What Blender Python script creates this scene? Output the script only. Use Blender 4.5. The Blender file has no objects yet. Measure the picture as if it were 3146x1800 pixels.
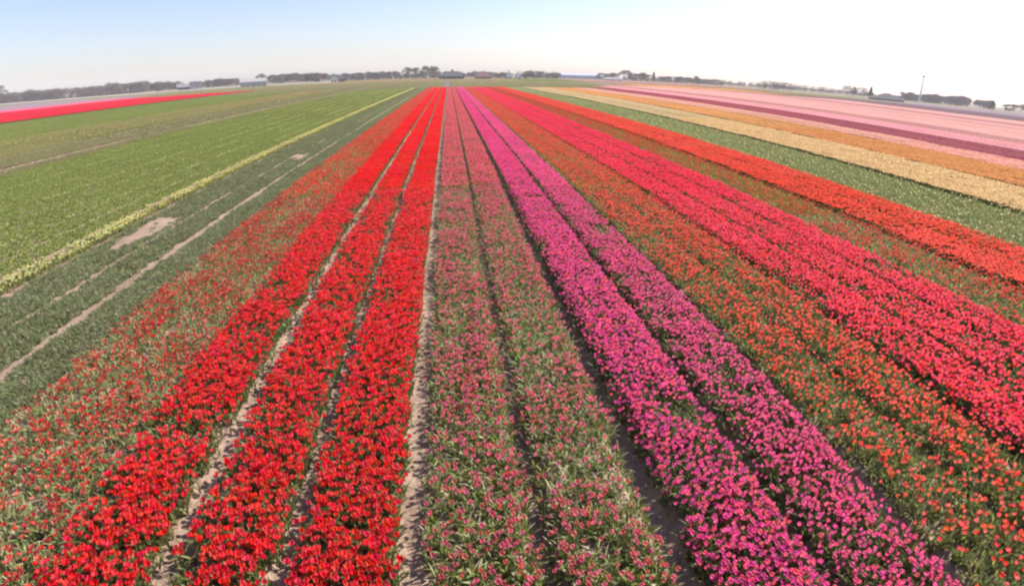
import bpy, math, random
import numpy as np
from mathutils import Matrix, Vector

# ------------------------------------------------------------------ camera
SC = bpy.context.scene
COL = SC.collection
R = math.radians
CAM = Vector((0.0, 0.0, 5.1))
cam_d = bpy.data.cameras.new('camera')
cam = bpy.data.objects.new('camera', cam_d)
COL.objects.link(cam)
SC.camera = cam
# wide action-camera lens with mild barrel distortion
cam_d.type = 'PANO'
cam_d.panorama_type = 'FISHEYE_LENS_POLYNOMIAL'
cam_d.sensor_width = 36.0
cam_d.sensor_height = 36.0 * 1800 / 3146
cam_d.fisheye_fov = R(179)
cam_d.fisheye_polynomial_k0 = 0.0
cam_d.fisheye_polynomial_k1 = -0.0525047
cam_d.fisheye_polynomial_k2 = 0.0
cam_d.fisheye_polynomial_k3 = 1.8211e-5
cam_d.fisheye_polynomial_k4 = 0.0
cam_d.clip_start = 0.05
cam_d.clip_end = 20000
YAW, PITCH, ROLL = 0.115322, 0.395154, 0.008913
fl = Vector((math.sin(YAW), math.cos(YAW), 0))
rl = Vector((math.cos(YAW), -math.sin(YAW), 0))
fw = fl * math.cos(PITCH) - Vector((0, 0, 1)) * math.sin(PITCH)
ul = fl * math.sin(PITCH) + Vector((0, 0, 1)) * math.cos(PITCH)
rr = rl * math.cos(ROLL) + ul * math.sin(ROLL)
uu = -rl * math.sin(ROLL) + ul * math.cos(ROLL)
cam.matrix_world = Matrix(((rr.x, uu.x, -fw.x, CAM.x), (rr.y, uu.y, -fw.y, CAM.y),
                           (rr.z, uu.z, -fw.z, CAM.z), (0, 0, 0, 1)))

# ------------------------------------------------------------------ light
SUN_AZ, SUN_EL = R(68), R(41)          # azimuth from +Y towards +X
w = bpy.data.worlds.new('World')
SC.world = w
w.use_nodes = True
nt = w.node_tree
sky = nt.nodes.new('ShaderNodeTexSky')
sky.sky_type = 'NISHITA'
sky.sun_disc = False
sky.sun_elevation = SUN_EL
sky.sun_rotation = SUN_AZ
sky.altitude = 0
sky.air_density = 1.0
sky.dust_density = 1.0
sky.ozone_density = 3.0
nt.nodes['Background'].inputs['Strength'].default_value = 0.10
tint = nt.nodes.new('ShaderNodeMix'); tint.data_type = 'RGBA'; tint.blend_type = 'MULTIPLY'
tint.inputs[0].default_value = 1.0
tint.inputs[7].default_value = (1.07, .97, 1.04, 1)      # white balance of the sky
nt.links.new(sky.outputs['Color'], tint.inputs[6])
nt.links.new(tint.outputs[2], nt.nodes['Background'].inputs['Color'])
sun_d = bpy.data.lights.new('sun', 'SUN')
sun_d.energy = 5.0
sun_d.angle = R(0.6)
sun_d.color = (1.0, 0.94, 0.84)
sun = bpy.data.objects.new('sun', sun_d)
COL.objects.link(sun)
sdir = Vector((math.sin(SUN_AZ) * math.cos(SUN_EL), math.cos(SUN_AZ) * math.cos(SUN_EL), math.sin(SUN_EL)))
sun.rotation_euler = sdir.to_track_quat('Z', 'Y').to_euler()
sun.location = (40, 20, 60)
SC.view_settings.view_transform = 'Standard'
SC.view_settings.look = 'None'
SC.view_settings.exposure = 0.92
SC.view_settings.gamma = 1.0
SC.render.engine = 'CYCLES'
SC.cycles.max_bounces = 6
SC.cycles.diffuse_bounces = 3
SC.cycles.glossy_bounces = 2
SC.cycles.transmission_bounces = 3
SC.cycles.volume_bounces = 1
SC.cycles.transparent_max_bounces = 8
SC.cycles.use_denoising = True
SC.cycles.filter_width = 2.3

rng = np.random.default_rng(7)
random.seed(7)


# ------------------------------------------------------------------ materials
def new_mat(name):
    m = bpy.data.materials.new(name)
    m.use_nodes = True
    for n in list(m.node_tree.nodes):
        m.node_tree.nodes.remove(n)
    return m, m.node_tree.nodes, m.node_tree.links


def plant_mat(name, rough, transl, vsat=0.12, vval=0.35, vhue=0.02, spec=0.4):
    m, N, L = new_mat(name)
    out = N.new('ShaderNodeOutputMaterial')
    at = N.new('ShaderNodeAttribute'); at.attribute_name = 'col'
    oi = N.new('ShaderNodeObjectInfo')
    hs = N.new('ShaderNodeHueSaturation')
    def rnd(mul, off, lo, hi):
        a = N.new('ShaderNodeMath'); a.operation = 'MULTIPLY_ADD'
        a.inputs[1].default_value = mul; a.inputs[2].default_value = off
        L.new(oi.outputs['Random'], a.inputs[0])
        f = N.new('ShaderNodeMath'); f.operation = 'FRACT'
        L.new(a.outputs[0], f.inputs[0])
        mr = N.new('ShaderNodeMapRange')
        mr.inputs['To Min'].default_value = lo; mr.inputs['To Max'].default_value = hi
        L.new(f.outputs[0], mr.inputs['Value'])
        return mr.outputs[0]
    L.new(rnd(1, 0, .5 - vhue, .5 + vhue), hs.inputs['Hue'])
    L.new(rnd(17.3, .3, 1 - vsat, 1 + vsat * .3), hs.inputs['Saturation'])
    L.new(rnd(41.7, .1, 1 - vval, 1 + vval * .35), hs.inputs['Value'])
    L.new(at.outputs['Color'], hs.inputs['Color'])
    p = N.new('ShaderNodeBsdfPrincipled')
    p.inputs['Roughness'].default_value = rough
    p.inputs['Specular IOR Level'].default_value = spec
    L.new(hs.outputs['Color'], p.inputs['Base Color'])
    t = N.new('ShaderNodeBsdfTranslucent')
    L.new(hs.outputs['Color'], t.inputs['Color'])
    mx = N.new('ShaderNodeMixShader'); mx.inputs[0].default_value = transl
    L.new(p.outputs[0], mx.inputs[1]); L.new(t.outputs[0], mx.inputs[2])
    L.new(mx.outputs[0], out.inputs['Surface'])
    return m


PETAL = plant_mat('petal', .5, .5, .08, .16, .01, .3)
LEAF = plant_mat('leaf', .42, .45, .15, .25, .02, .35)


PETAL_T = plant_mat('petal_far', .85, .45, .02, .06, .002, .05)
LEAF_T = plant_mat('leaf_far', .8, .42, .02, .06, .003, .08)


def simple_mat(name, col, rough=.8, noise=0.0, scale=2.0, spec=.3, bump=0.0, metal=0.0, col2=None):
    m, N, L = new_mat(name)
    out = N.new('ShaderNodeOutputMaterial')
    p = N.new('ShaderNodeBsdfPrincipled')
    p.inputs['Roughness'].default_value = rough
    p.inputs['Specular IOR Level'].default_value = spec
    p.inputs['Metallic'].default_value = metal
    p.inputs['Base Color'].default_value = (*col, 1)
    if noise:
        tc = N.new('ShaderNodeTexCoord')
        nz = N.new('ShaderNodeTexNoise'); nz.inputs['Scale'].default_value = scale; nz.inputs['Detail'].default_value = 6
        L.new(tc.outputs['Object'], nz.inputs['Vector'])
        cr = N.new('ShaderNodeValToRGB')
        cr.color_ramp.elements[0].position = .3; cr.color_ramp.elements[1].position = .7
        c2 = col2 or tuple(min(1, c * (1 + noise)) for c in col)
        cr.color_ramp.elements[0].color = (*[c * (1 - noise) for c in col], 1)
        cr.color_ramp.elements[1].color = (*c2, 1)
        L.new(nz.outputs['Fac'], cr.inputs['Fac'])
        L.new(cr.outputs['Color'], p.inputs['Base Color'])
        if bump:
            b = N.new('ShaderNodeBump'); b.inputs['Strength'].default_value = bump; b.inputs['Distance'].default_value = .05
            L.new(nz.outputs['Fac'], b.inputs['Height']); L.new(b.outputs[0], p.inputs['Normal'])
    L.new(p.outputs[0], out.inputs['Surface'])
    return m


def soil_mat():
    m, N, L = new_mat('dry_soil')
    out = N.new('ShaderNodeOutputMaterial')
    p = N.new('ShaderNodeBsdfPrincipled'); p.inputs['Roughness'].default_value = .95
    p.inputs['Specular IOR Level'].default_value = .15
    tc = N.new('ShaderNodeTexCoord')
    n1 = N.new('ShaderNodeTexNoise'); n1.inputs['Scale'].default_value = 14; n1.inputs['Detail'].default_value = 8; n1.inputs['Roughness'].default_value = .7
    n2 = N.new('ShaderNodeTexNoise'); n2.inputs['Scale'].default_value = .6; n2.inputs['Detail'].default_value = 4
    L.new(tc.outputs['Object'], n1.inputs['Vector']); L.new(tc.outputs['Object'], n2.inputs['Vector'])
    c1 = N.new('ShaderNodeValToRGB')
    e = c1.color_ramp.elements
    e[0].position = .32; e[0].color = (.20, .135, .10, 1)
    e[1].position = .68; e[1].color = (.46, .34, .26, 1)
    L.new(n1.outputs['Fac'], c1.inputs['Fac'])
    mx = N.new('ShaderNodeMix'); mx.data_type = 'RGBA'; mx.blend_type = 'MULTIPLY'
    c2 = N.new('ShaderNodeValToRGB')
    c2.color_ramp.elements[0].position = .35; c2.color_ramp.elements[0].color = (.72, .68, .66, 1)
    c2.color_ramp.elements[1].position = .65; c2.color_ramp.elements[1].color = (1, 1, 1, 1)
    L.new(n2.outputs['Fac'], c2.inputs['Fac'])
    mx.inputs[0].default_value = 1.0
    L.new(c1.outputs['Color'], mx.inputs[6]); L.new(c2.outputs['Color'], mx.inputs[7])
    L.new(mx.outputs[2], p.inputs['Base Color'])
    b = N.new('ShaderNodeBump'); b.inputs['Strength'].default_value = .9; b.inputs['Distance'].default_value = .04
    L.new(n1.outputs['Fac'], b.inputs['Height']); L.new(b.outputs[0], p.inputs['Normal'])
    L.new(p.outputs[0], out.inputs['Surface'])
    return m


SOIL = soil_mat()


# ------------------------------------------------------------------ mesh helpers
class Geo:
    """collects triangles with a colour per vertex and a material slot per face"""
    def __init__(s):
        s.v, s.f, s.c, s.m, s.n = [], [], [], [], 0

    def add(s, v, f, c, m=0):
        v = np.asarray(v, float).reshape(-1, 3); f = np.asarray(f, int).reshape(-1, 3)
        c = np.asarray(c, float)
        if c.ndim == 1:
            c = np.tile(c, (len(v), 1))
        s.v.append(v); s.f.append(f + s.n); s.c.append(c)
        s.m.append(np.full(len(f), m, int)); s.n += len(v)

    def merge(s, o, mat=None, off=(0, 0, 0), tone=1.0):
        if not o.v:
            return
        V = np.concatenate(o.v)
        if mat is not None:
            V = V @ mat.T
        s.v.append(V + np.asarray(off)); s.f.append(np.concatenate(o.f) + s.n)
        s.c.append(np.clip(np.concatenate(o.c) * tone, 0, .95)); s.m.append(np.concatenate(o.m)); s.n += len(V)

    def mesh(s, name, mats, flat=False):
        V = np.concatenate(s.v); F = np.concatenate(s.f); C = np.concatenate(s.c); M = np.concatenate(s.m)
        me = bpy.data.meshes.new(name)
        me.vertices.add(len(V)); me.vertices.foreach_set('co', V.astype(np.float32).ravel())
        me.loops.add(len(F) * 3); me.loops.foreach_set('vertex_index', F.astype(np.int32).ravel())
        me.polygons.add(len(F))
        me.polygons.foreach_set('loop_start', np.arange(0, len(F) * 3, 3, dtype=np.int32))
        me.update(calc_edges=True)
        a = me.attributes.new('col', 'FLOAT_COLOR', 'POINT')
        a.data.foreach_set('color', np.concatenate([C, np.ones((len(C), 1))], 1).astype(np.float32).ravel())
        me.polygons.foreach_set('material_index', M.astype(np.int32))
        if flat:
            me.polygons.foreach_set('use_smooth', np.zeros(len(F), bool))
        for m in mats:
            me.materials.append(m)
        me.validate()
        return me


def rotz(a):
    c, s = math.cos(a), math.sin(a)
    return np.array([[c, -s, 0], [s, c, 0], [0, 0, 1.]])


def grid_faces(n, m):
    i = np.arange(n - 1)[:, None] * m + np.arange(m - 1)[None, :]
    a = i.ravel()
    return np.concatenate([np.stack([a, a + 1, a + m + 1], 1), np.stack([a, a + m + 1, a + m], 1)])


def leaf_geo(g, rg, L, W, col, lod, ang, lean=.5, z0=0.0):
    """lanceolate leaf rising from the base and curving outwards"""
    n = (5, 3, 2)[lod]
    s = np.linspace(0, 1, n)
    out = L * (lean * .35 * s + lean * .75 * s ** 2.2)
    up = L * (s - .45 * lean * s ** 2.5)
    wd = W * np.sin(np.pi * (.16 + .84 * s)) ** .8
    wd[-1] = 0.003
    tw = rg.uniform(-.5, .5)
    ca, sa = math.cos(ang), math.sin(ang)
    if lod == 0:
        t = np.array([-1, 0, 1.])
    else:
        t = np.array([-1, 1.])
    V = []
    for i in range(n):
        for tt in t:
            fold = .3 * abs(tt) * wd[i]
            x = out[i] - fold * .3; y = tt * wd[i] * .5 + tw * .12 * L * s[i] ** 2
            V.append((ca * x - sa * y, sa * x + ca * y, z0 + up[i] + fold))
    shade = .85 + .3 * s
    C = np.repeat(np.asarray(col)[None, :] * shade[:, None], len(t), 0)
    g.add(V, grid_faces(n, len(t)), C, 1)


def flower_geo(g, rg, R0, H, col, lod, z0, tilt=(0, 0), opn=.5):
    col = np.asarray(col)
    sub = Geo()
    if lod == 0:
        n, m = 4, 3
        s = np.linspace(0, 1, n); t = np.linspace(-1, 1, m)
        prof = np.array([.18, .95, 1.0, .62 + .75 * opn]) * R0
        zz = np.array([0, .28, .68, 1.0]) * H
        wid = np.array([.5, 1.0, .85, .12])
        for k in range(6):
            a0 = k * math.pi / 3 + rg.uniform(-.1, .1)
            sc = 1.0 if k % 2 else .86
            V = []
            for i in range(n):
                for tt in t:
                    a = a0 + tt * wid[i] * .62
                    r = prof[i] * sc * (1 - .08 * abs(tt))
                    V.append((r * math.cos(a), r * math.sin(a), zz[i] * (1 if k % 2 else 1.04) + rg.normal(0, .002)))
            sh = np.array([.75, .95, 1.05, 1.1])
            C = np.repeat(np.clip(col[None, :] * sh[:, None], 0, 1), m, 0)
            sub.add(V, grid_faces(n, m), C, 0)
    elif lod == 1:
        V = [(0, 0, 0)]
        for k in range(6):
            a = k * math.pi / 3
            V.append((R0 * math.cos(a), R0 * math.sin(a), .4 * H))
        for k in range(6):
            a = (k + .5) * math.pi / 3
            r = R0 * (.55 + .6 * opn)
            V.append((r * math.cos(a), r * math.sin(a), H * rg.uniform(.9, 1.08)))
        F = []
        for k in range(6):
            j = (k + 1) % 6
            F += [(0, 1 + k, 1 + j), (1 + k, 7 + k, 1 + j)]
            F += [(1 + j, 7 + k, 7 + j)] if k % 2 else []
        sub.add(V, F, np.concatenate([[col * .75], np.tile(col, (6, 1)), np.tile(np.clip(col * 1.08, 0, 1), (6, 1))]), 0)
    else:
        a0 = rg.uniform(0, 6.28)
        V = [(0, 0, 0), (0, 0, H)] + [(R0 * math.cos(a0 + k * 2.094), R0 * math.sin(a0 + k * 2.094), .55 * H) for k in range(3)]
        F = [(1, 2, 3), (1, 3, 4), (1, 4, 2), (0, 3, 2), (0, 4, 3), (0, 2, 4)]
        sub.add(V, F, col, 0)
    tx, ty = tilt
    M = np.array([[1, 0, tx], [0, 1, ty], [-tx, -ty, 1.]])
    g.merge(sub, M, (0, 0, z0))


def stem_geo(g, h, top, col, lod, r=.0045):
    k = 4 if lod == 0 else 3
    V = []
    for zi, (ox, oy), rad in ((0, (0, 0), r * 1.2), (h * .55, (top[0] * .4, top[1] * .4), r), (h, top, r * .9)):
        for q in range(k):
            a = q * 2 * math.pi / k
            V.append((ox + rad * math.cos(a), oy + rad * math.sin(a), zi))
    F = []
    for l in range(2):
        for q in range(k):
            a, b = l * k + q, l * k + (q + 1) % k
            F += [(a, b, b + k), (a, b + k, a + k)]
    g.add(V, F, col, 1)


def vary(rg, c, s=.12):
    c = np.asarray(c) * (1 + rg.normal(0, s)) * (1 + rg.normal(0, s * .4, 3))
    return np.clip(c, .004, .95)


def tulip(g, rg, rec, lod, flower=True, off=(0, 0), big=1.0):
    """one tulip: leaves, stem and cup-shaped flower"""
    h = rec['h'] * rg.uniform(.86, 1.1)
    sub = Geo()
    a0 = rg.uniform(0, 6.28)
    lc = vary(rg, rec['leaf'], .16)
    nl = (3, 2, 2)[lod]
    for i in range(nl):
        if rg.random() < rec.get('straw_glint', 0):
            lcol = vary(rg, (.66, .60, .36), .12); lk = .5  # dry leaves; in the faded beds their cream also paints in leaf highlights
        else:
            lcol = vary(rg, lc, .1); lk = 1.0
        leaf_geo(sub, rg, h * rg.uniform(.68, .98) * (1 if i else 1.05), rec.get('lw', .045) * lk * rg.uniform(.8, 1.25) * big, lcol, lod,
                 a0 + i * 6.28 / nl + rg.uniform(-.5, .5), rg.uniform(.25, .85))
    if flower:
        cols, wts = rec['pal']
        col = vary(rg, cols[rg.choice(len(cols), p=wts)], .1)
        top = rg.normal(0, .025, 2)
        if lod < 2:
            stem_geo(sub, h, top, lc * 1.1, lod)
        fg = Geo()
        flower_geo(fg, rg, rec.get('fr', .04) * rg.uniform(.85, 1.2) * big, rec.get('fh', .062) * rg.uniform(.85, 1.15) * big, col, lod, 0,
                   rg.normal(0, .16, 2), rg.uniform(.15, 1.0))
        sub.merge(fg, None, (top[0], top[1], h))
    elif rec.get('straw_glint', 0) and rg.random() < .6 and lod < 2:
        stem_geo(sub, h * .95, rg.normal(0, .02, 2), vary(rg, (.42, .40, .2), .1), lod)
    g.merge(sub, rotz(rg.uniform(0, 6.28)), (off[0], off[1], 0))


def P(*cw):
    c = [x[0] for x in cw]; p = np.array([x[1] for x in cw], float)
    return c, p / p.sum()


GL = (.18, .21, .06)      # tulip leaf
REC = {
    'red':     dict(pal=P(((.86, .028, .03), 5), ((.88, .04, .03), 3), ((.82, .022, .045), 2)), fp=.92, leaf=GL, h=.40, fr=.047, fh=.072, den=105),
    'thinred': dict(pal=P(((.72, .06, .04), 4), ((.78, .22, .15), 3), ((.58, .04, .04), 2)), fp=.52, leaf=(.29, .33, .11), h=.36, fr=.042, den=85, straw_glint=.24),
    'spent':   dict(pal=P(((.68, .17, .15), 4), ((.72, .14, .11), 2), ((.74, .15, .23), 4)), fp=.35, fpm=.58, leaf=(.21, .26, .055), h=.38, fr=.043, fh=.068, den=105, straw_glint=.2),
    'magenta': dict(pal=P(((.82, .10, .28), 5), ((.78, .09, .33), 3), ((.82, .14, .20), 2)), fp=.93, leaf=GL, h=.38, fr=.038, fh=.06, den=125),
    'magred':  dict(pal=P(((.82, .12, .28), 5), ((.78, .10, .33), 3), ((.80, .16, .20), 2)), fp=.92, leaf=GL, h=.38, fr=.036, fh=.058, den=120),
    'orange':  dict(pal=P(((.80, .10, .05), 5), ((.76, .085, .075), 3), ((.76, .15, .12), 2)), fp=.46, leaf=(.25, .275, .075), h=.40, fr=.041, fh=.062, den=90, straw_glint=.05),
    'crimson': dict(pal=P(((.82, .055, .09), 5), ((.82, .07, .13), 3), ((.76, .055, .05), 2)), fp=.92, leaf=GL, h=.40, fr=.044, fh=.066, den=105),
    'thinor':  dict(pal=P(((.66, .06, .05), 3), ((.62, .10, .06), 2)), fp=.30, leaf=(.25, .275, .075), h=.40, fr=.04, den=85),
    'scarlet': dict(pal=P(((.80, .10, .065), 5), ((.78, .12, .08), 3)), fp=.94, leaf=GL, h=.42, fr=.046, fh=.068, den=105),
    'cream':   dict(pal=P(((.78, .70, .42), 3), ((.75, .62, .36), 2)), fp=.03, leaf=(.27, .30, .11), h=.34, fr=.03, den=80, straw_glint=.0),
    'butter':  dict(pal=P(((.70, .52, .28), 4), ((.74, .58, .34), 3), ((.64, .43, .2), 2)), fp=.90, leaf=(.16, .18, .06), h=.40, fr=.046, den=100),
    'amber':   dict(pal=P(((.72, .34, .11), 4), ((.74, .40, .16), 3), ((.66, .28, .10), 2)), fp=.93, leaf=(.14, .13, .05), h=.40, fr=.05, den=100),
    'peach':   dict(pal=P(((.80, .44, .36), 4), ((.78, .38, .28), 3)), fp=.93, leaf=(.13, .13, .05), h=.40, fr=.05, den=100),
    'maroon':  dict(pal=P(((.36, .075, .10), 4), ((.40, .10, .13), 3)), fp=.93, leaf=(.12, .09, .06), h=.40, fr=.05, den=100),
    'pink':    dict(pal=P(((.84, .40, .42), 4), ((.82, .34, .38), 3)), fp=.95, leaf=(.14, .13, .06), h=.40, fr=.05, den=100),
    'dusky':   dict(pal=P(((.56, .26, .25), 4), ((.60, .30, .26), 3)), fp=.93, leaf=(.13, .12, .06), h=.40, fr=.05, den=100),
    'blush':   dict(pal=P(((.82, .47, .43), 4), ((.80, .42, .39), 3)), fp=.95, leaf=(.14, .13, .06), h=.40, fr=.05, den=100),
    'mauve':   dict(pal=P(((.24, .15, .18), 4), ((.28, .17, .19), 3)), fp=.9, leaf=(.13, .12, .08), h=.30, fr=.05, den=100),
    'lilac':   dict(pal=P(((.38, .29, .35), 4), ((.36, .26, .30), 3)), fp=.9, leaf=(.14, .15, .09), h=.30, fr=.05, den=100),
    'hotpink': dict(pal=P(((.78, .14, .25), 4), ((.74, .2, .3), 3)), fp=.95, leaf=(.12, .12, .05), h=.40, fr=.05, den=100),
    'farred':  dict(pal=P(((.72, .015, .05), 4), ((.70, .03, .06), 3)), fp=.95, leaf=(.1, .12, .045), h=.40, fr=.05, den=100),
    'white':   dict(pal=P(((.80, .78, .76), 4), ((.74, .70, .68), 3)), fp=.98, leaf=(.2, .2, .12), h=.40, fr=.05, den=100),
    'green':   dict(pal=P(((.62, .60, .20), 1),), fp=.0, leaf=(.26, .30, .085), h=.22, lw=.055, den=110, straw_glint=.0),
    'pale':    dict(pal=P(((.55, .42, .2), 1), ((.5, .2, .15), 1)), fp=.05, leaf=(.25, .27, .09), h=.26, lw=.05, den=90, straw_glint=.06),
    'olive':   dict(pal=P(((.5, .45, .2), 1),), fp=.02, leaf=(.22, .21, .10), h=.2, lw=.05, den=90, straw_glint=.1),
    'yellow':  dict(pal=P(((.74, .68, .24), 4), ((.78, .73, .38), 3)), fp=.55, fpm=.36, leaf=(.24, .26, .07), h=.30, fr=.038, den=70),
}

PSC = .64     # plant scale of the tulip beds
for _k, _r in REC.items():
    _r.setdefault('fr', .04); _r.setdefault('fh', .062); _r.setdefault('lw', .045)
    for _f in ('h', 'fr', 'fh', 'lw'):
        _r[_f] *= PSC
    _r['den'] *= 2.1

LIB = {}      # recipe -> (collection, index groups)


def lib_obj(col, name, me):
    o = bpy.data.objects.new(name, me)
    col.objects.link(o)
    return o


BW = 1.5      # bed pitch


def make_patch(rg, rec, lod, width, length, fp, den, big=1.0, src=None):
    g = Geo()
    n = int(width * length * den)
    fl, lf = src
    for _ in range(n):
        x = rg.uniform(-width / 2, width / 2); y = rg.uniform(-length / 2, length / 2)
        q = fl[rg.integers(len(fl))] if rg.random() < fp else lf[rg.integers(len(lf))]
        M = rotz(rg.uniform(0, 6.28)) * rg.uniform(.85, 1.15)
        g.merge(q, M, (x, y, 0), 1 + rg.normal(0, .09))
    return g


def fast_patch(rg, rec, beds, length, fp, den, size):
    """far tile: `beds` beds side by side, clumps of bloom over a leaf layer (vectorised)"""
    g = Geo()
    wid = beds * BW
    n = int(wid * length * den)
    bx = rg.integers(0, beds, n) * BW - wid / 2 + BW / 2 + rg.uniform(-.6, .6, n)
    y = rg.uniform(-length / 2, length / 2, n)
    h = rec['h'] * rg.uniform(.8, 1.15, n)
    tn = np.random.default_rng(hash_(str(rec['leaf'])) % 977)
    tone = 1 + tn.normal(0, .10, beds); thin = np.clip(1 - np.abs(tn.normal(0, .16, beds)), .5, 1)
    bi = np.round((bx + wid / 2 - BW / 2) / BW).astype(int).clip(0, beds - 1)
    isf = rg.random(n) < fp * thin[bi]
    cols, wts = rec['pal']
    cols = np.array(cols)[rg.choice(len(cols), n, p=wts)] * (1 + rg.normal(0, .1, (n, 1))) * tone[bi][:, None]
    lc = np.array(rec['leaf'])[None] * (1 + rg.normal(0, .18, (n, 1)))
    st = rg.random(n) < rec.get('straw_glint', 0)
    lc[st] = np.array((.46, .40, .24))
    a0 = rg.uniform(0, 6.28, n)
    # leaves: two upright triangles per plant
    for q in range(2):
        a = a0 + q * 2.0
        dx, dy = np.cos(a), np.sin(a)
        wv = size * .8
        V = np.stack([np.stack([bx - dy * wv, y + dx * wv, 0 * h], 1), np.stack([bx + dy * wv, y - dx * wv, 0 * h], 1),
                      np.stack([bx + dx * size * 1.2, y + dy * size * 1.2, h * np.where(isf, .72, .95)], 1)], 1).reshape(-1, 3)
        g.add(V, np.arange(n * 3).reshape(-1, 3), np.repeat(lc, 3, 0), 1)
    k = np.where(isf)[0]
    if len(k):
        m = len(k); X, Y, Hh, A = bx[k], y[k], h[k], a0[k]
        pts = [np.stack([X, Y, Hh - size * .2], 1), np.stack([X, Y, Hh + size * 1.1], 1)]
        for q in range(3):
            pts.append(np.stack([X + size * np.cos(A + q * 2.094), Y + size * np.sin(A + q * 2.094), Hh + size * .55], 1))
        V = np.stack(pts, 1).reshape(-1, 3)
        F0 = np.array([(1, 2, 3), (1, 3, 4), (1, 4, 2)])
        F = (F0[None] + (np.arange(m) * 5)[:, None, None]).reshape(-1, 3)
        g.add(V, F, np.clip(np.repeat(cols[k], 5, 0), 0, .95), 0)
    return g


def library(key, near, mid, far):
    """collection of source meshes for one recipe"""
    if key not in LIB:
        LIB[key] = dict(col=bpy.data.collections.new('src_' + key), n=0, idx={})
    D = LIB[key]; rec = REC[key]; rg = np.random.default_rng(abs(hash_(key)) % 99991)
    def put(tag, g):
        me = g.mesh('%s_%s' % (key, tag), [PETAL, LEAF] if tag in ('flower', 'leaf') else [PETAL_T, LEAF_T])
        lib_obj(D['col'], '%s_%03d' % (key, D['n']), me)
        D['idx'].setdefault(tag, []).append(D['n']); D['n'] += 1
    if near and 'flower' not in D['idx']:
        for i in range(14):
            g = Geo(); tulip(g, rg, rec, 0, True); put('flower', g)
        for i in range(7):
            g = Geo(); tulip(g, rg, rec, 0, False); put('leaf', g)
    if mid and 'mid_full' not in D['idx']:
        src = ([], [])
        for i in range(22):
            g = Geo(); tulip(g, rg, rec, 1, i < 14, big=1.15)
            q = Geo(); q.merge(g); src[0 if i < 14 else 1].append(q)
        fpm = rec.get('fpm', rec['fp'])
        for i in range(3):
            put('mid_full', make_patch(rg, rec, 1, 1.24, 1.5, min(1, fpm * 1.05), rec['den'] * .8, src=src))
        for i in range(2):
            put('mid_thin', make_patch(rg, rec, 1, 1.24, 1.5, fpm * .72, rec['den'] * .8, src=src))
    if far and 'far' not in D['idx']:
        for i in range(3):
            put('far', fast_patch(rg, rec, 6, 9.0, rec.get('fpm', rec['fp']), 60, .085))
    return D


def hash_(s):
    h = 7
    for ch in s:
        h = (h * 31 + ord(ch)) % 1000003
    return h


def gn_group(col):
    ng = bpy.data.node_groups.new('scatter_' + col.name, 'GeometryNodeTree')
    ng.interface.new_socket('Geometry', in_out='INPUT', socket_type='NodeSocketGeometry')
    ng.interface.new_socket('Geometry', in_out='OUTPUT', socket_type='NodeSocketGeometry')
    N, L = ng.nodes, ng.links
    i, o = N.new('NodeGroupInput'), N.new('NodeGroupOutput')
    ci = N.new('GeometryNodeCollectionInfo')
    ci.inputs['Collection'].default_value = col
    ci.inputs['Separate Children'].default_value = True
    ci.inputs['Reset Children'].default_value = True
    iop = N.new('GeometryNodeInstanceOnPoints')
    iop.inputs['Pick Instance'].default_value = True
    def attr(nm, ty):
        a = N.new('GeometryNodeInputNamedAttribute'); a.data_type = ty
        a.inputs['Name'].default_value = nm
        return [s for s in a.outputs if s.name == 'Attribute' and s.enabled][0]
    L.new(i.outputs[0], iop.inputs['Points'])
    L.new(ci.outputs[0], iop.inputs['Instance'])
    L.new(attr('vi', 'INT'), iop.inputs['Instance Index'])
    e = N.new('FunctionNodeEulerToRotation')
    L.new(attr('rot', 'FLOAT_VECTOR'), e.inputs[0])
    L.new(e.outputs[0], iop.inputs['Rotation'])
    L.new(attr('scl', 'FLOAT_VECTOR'), iop.inputs['Scale'])
    L.new(iop.outputs[0], o.inputs[0])
    return ng


GNG = {}


def scatter(name, key, pts, vi, rot, scl, label, cat, group=None):
    """one stuff object: points instancing the recipe's meshes"""
    pts = np.asarray(pts, float).reshape(-1, 3); n = len(pts)
    me = bpy.data.meshes.new(name)
    me.vertices.add(n); me.vertices.foreach_set('co', pts.astype(np.float32).ravel())
    a = me.attributes.new('vi', 'INT', 'POINT'); a.data.foreach_set('value', np.asarray(vi, np.int32))
    a = me.attributes.new('rot', 'FLOAT_VECTOR', 'POINT'); a.data.foreach_set('vector', np.asarray(rot, np.float32).ravel())
    a = me.attributes.new('scl', 'FLOAT_VECTOR', 'POINT'); a.data.foreach_set('vector', np.asarray(scl, np.float32).ravel())
    o = bpy.data.objects.new(name, me); COL.objects.link(o)
    c = LIB[key]['col']
    if key not in GNG:
        GNG[key] = gn_group(c)
    md = o.modifiers.new('scatter', 'NODES'); md.node_group = GNG[key]
    o['label'] = label; o['category'] = cat; o['kind'] = 'stuff'
    if group:
        o['group'] = group
    return o


# smooth 2-D noise for clumps and thin spots
_NG = np.random.default_rng(3).random((256, 256))


def vnoise(x, y):
    x = np.asarray(x, float); y = np.asarray(y, float)
    xi, yi = np.floor(x).astype(int), np.floor(y).astype(int)
    fx, fy = x - xi, y - yi
    fx = fx * fx * (3 - 2 * fx); fy = fy * fy * (3 - 2 * fy)
    g = lambda a, b: _NG[a % 256, b % 256]
    return (g(xi, yi) * (1 - fx) + g(xi + 1, yi) * fx) * (1 - fy) + (g(xi, yi + 1) * (1 - fx) + g(xi + 1, yi + 1) * fx) * fy


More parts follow.
